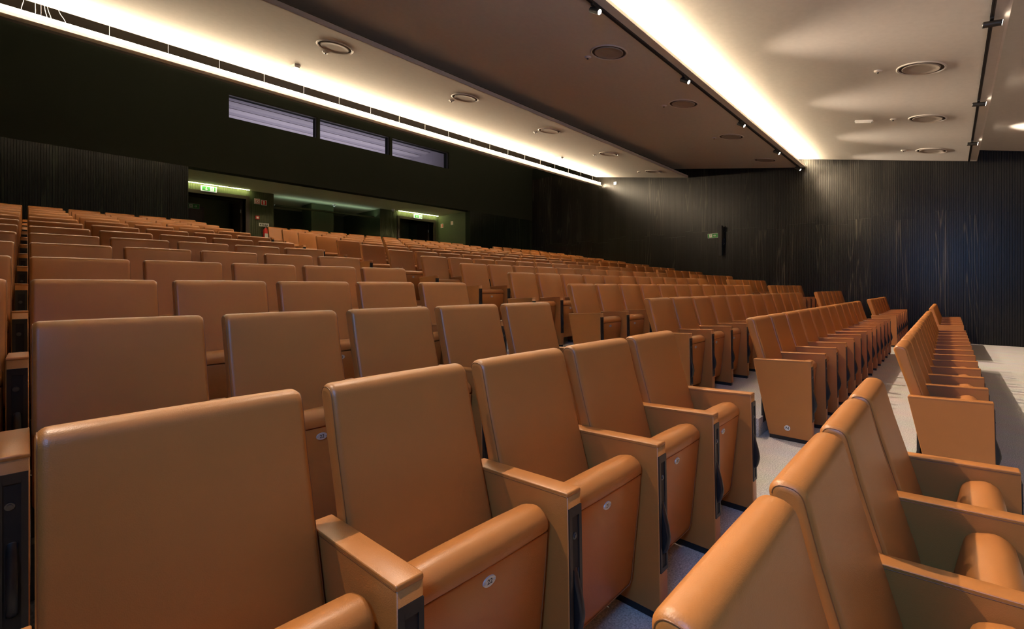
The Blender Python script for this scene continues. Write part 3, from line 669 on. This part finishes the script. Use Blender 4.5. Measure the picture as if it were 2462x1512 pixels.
    if full:
        m = MB(); m.cyl((cx - 0.004, -0.436, 0.535), (cx - 0.004, -0.443, 0.535), 0.010, n=12); m.cyl((cx - 0.004, -0.443, 0.535), (cx - 0.004, -0.446, 0.535), 0.006, n=8); S['bolt'] = m.mesh('bolt', M['darksteel'])
        for nm, xx in (('arm_piping_a', A0 + 0.0005), ('arm_piping_b', A1 - 0.0005)):
            m = MB(); m.tube([(xx, -0.03, 0.6320), (xx, -0.434, 0.6522)], 0.0013, 6); S[nm] = m.mesh('arm_piping', M['piping'])
    return S
HI = seat_meshes(5, True); LO = seat_meshes(3, False)
def text_mesh(s, size):
    c = bpy.data.curves.new('numeral', 'FONT'); c.body = s; c.size = size; c.align_x = 'CENTER'; c.align_y = 'CENTER'; c.resolution_u = 3; c.offset = size * 0.018
    o = bpy.data.objects.new('numeral', c); COL.objects.link(o)
    dg = bpy.context.evaluated_depsgraph_get(); me = bpy.data.meshes.new_from_object(o.evaluated_get(dg))
    vs = [tuple(v.co) for v in me.vertices]; fs = [tuple(p.vertices) for p in me.polygons]
    bpy.data.objects.remove(o); bpy.data.curves.remove(c); bpy.data.meshes.remove(me); return vs, fs
PLATES = {}
def plate_mesh(num):
    if num in PLATES: return PLATES[num]
    m = MB(); n = 24; a, b = 0.0215, 0.0135
    f = [(a * math.cos(2 * PI * i / n), -0.003, b * math.sin(2 * PI * i / n)) for i in range(n)]
    r = [(p[0] * 1.04, 0.002, p[2] * 1.06) for p in f]
    m.add(f + r, [tuple(range(n))] + [(i, n + i, n + (i + 1) % n, (i + 1) % n) for i in range(n)], 0)
    if num:
        for sx in (-0.0165, 0.0165): m.cyl((sx, -0.0028, 0), (sx, -0.0048, 0), 0.0030, 0.0018, 8, 2)
        vs, fs = text_mesh(str(num), 0.0190)
        m.add([(x, -0.0034, z) for x, z, _ in vs], fs, 1)
    me = m.mesh('number_plate', [M['plate'], M['ink'], M['steel']]); PLATES[num] = me; return me
def ring_badge(ch):
    m = MB(); n = 28; r = 0.021
    f = [(-0.0025, r * math.cos(2 * PI * i / n), r * math.sin(2 * PI * i / n)) for i in range(n)]
    q = [(0.001, p[1] * 1.04, p[2] * 1.04) for p in f]
    m.add(f + q, [tuple(range(n))] + [(i, n + i, n + (i + 1) % n, (i + 1) % n) for i in range(n)], 0)
    vs, fs = text_mesh(ch, 0.032); m.add([(-0.003, -x, z) for x, z, _ in vs], fs, 1)
    for s in (-0.017, 0.017): m.cyl((-0.002, s, 0), (-0.004, s, 0), 0.0022, 0.0014, 8, 2)
    return m.mesh('row_badge', [M['signwhite'], M['ink'], M['steel']])
BLOCKN = {'L': 'near', 'M': 'middle', 'R': 'far'}
fwd = Vector((math.cos(YAW), math.sin(YAW)))
seats = []
for k in range(-1, 13):
    for blk, x0, idxs in (('L', XL, range(-1, 5)), ('M', XM, range(12)), ('R', XR, range(6))):
        for i in idxs:
            if blk == 'L' and ((k == -1 and i < 1) or (k == 0 and i < 0)): continue      # out of frame
            X = x0 + i * PITCH; depth = X * fwd.x + rowY(k) * fwd.y
            seats.append((depth, k, blk, i, X))
seats.sort(key=lambda s: s[0])
near, far = seats[:300], seats[300:]
def seat_no(blk, i): return {'L': 23 - i, 'M': 18 - i, 'R': 6 - i}[blk]
for depth, k, blk, i, X in near:
    hi = depth < 5.2; S = HI if hi else LO
    if blk == 'L': pos = '%s seat left of near aisle' % ORD[4 - i]
    elif blk == 'M': pos = '%s seat right of near aisle' % ORD[i]
    else: pos = '%s seat right of far aisle' % ORD[i]
    t = thing('theatre_seat', 'tan leather seat, %s block, %s row from front, %s' % (BLOCKN[blk], ORD[k + 1], pos), 'seat', (X, rowY(k), rowZ(k)), group='tan leather theatre seats')
    bk = link('backrest', S['backrest'], t)
    if hi: link('piping', S['piping_a'], bk); link('piping', S['piping_b'], bk)
    link('light_stop_board', S['light_stop_board'], t)
    st = link('folding_seat', S['cushion'], t)
    link('underside_panel', S['underside_panel'], st)
    if hi: link('panel_piping', S['panel_piping'], st); link('hinge_bracket', S['hinge_bracket'], t); link('hinge_bracket', S['hinge_bracket'], t, (BW - 0.0085, 0, 0))
    if depth < 9.5:
        link('number_plate', plate_mesh(seat_no(blk, i) if depth < 6 else 0), st, (BW / 2, -0.3735, 0.503), (0.09, 0, 0))
    last = (blk == 'L' and i == 4) or (blk == 'M' and i == 11) or (blk == 'R' and i == 5)
    for dx in ((0.0, PITCH) if last else (0.0,)):
        ap = link('side_panel', S['arm_panel'], t, (dx, 0, 0))
        ar = link('armrest', S['armrest'], t, (dx, 0, 0))
        if hi: link('piping', S['arm_piping_a'], ar); link('piping', S['arm_piping_b'], ar)
        link('foot', S['foot'], t, (dx, 0, 0))
        ch = link('front_channel', S['front_channel'], ap)
        if depth < 12: link('tablet', S['tablet'], ap)
        if hi: link('bolt', S['bolt'], ap)
    if k == 0 and blk == 'M' and i == 0:
        b = link('row_badge', ring_badge('N'), t, (-0.0695, -0.272, 0.105)); b['label'] = 'round white badge lettered N'
# the few farthest seats (past three hundred of a kind) as one joined object
mb = MB()
for depth, k, blk, i, X in far:
    last = (blk == 'L' and i == 4) or (blk == 'M' and i == 11) or (blk == 'R' and i == 5)
    lst = [('backrest', 0, 0), ('cushion', 0, 0), ('underside_panel', 0, 0)]
    for dx in ((0, PITCH) if last else (0,)): lst += [('arm_panel', dx, 0), ('armrest', dx, 0), ('front_channel', dx, 1)]
    for nm, dx, mi in lst:
        me = LO[nm]
        mb.add([(v.co.x + X + dx, v.co.y + rowY(k), v.co.z + rowZ(k)) for v in me.vertices], [tuple(p.vertices) for p in me.polygons], mi, mi == 0)
o = part('distant_theatre_seats', mb, [M['leather'], M['frame']]); o['kind'] = 'stuff'
tag(o, 'distant tan seats in the last rows by the far back corner', 'seats')
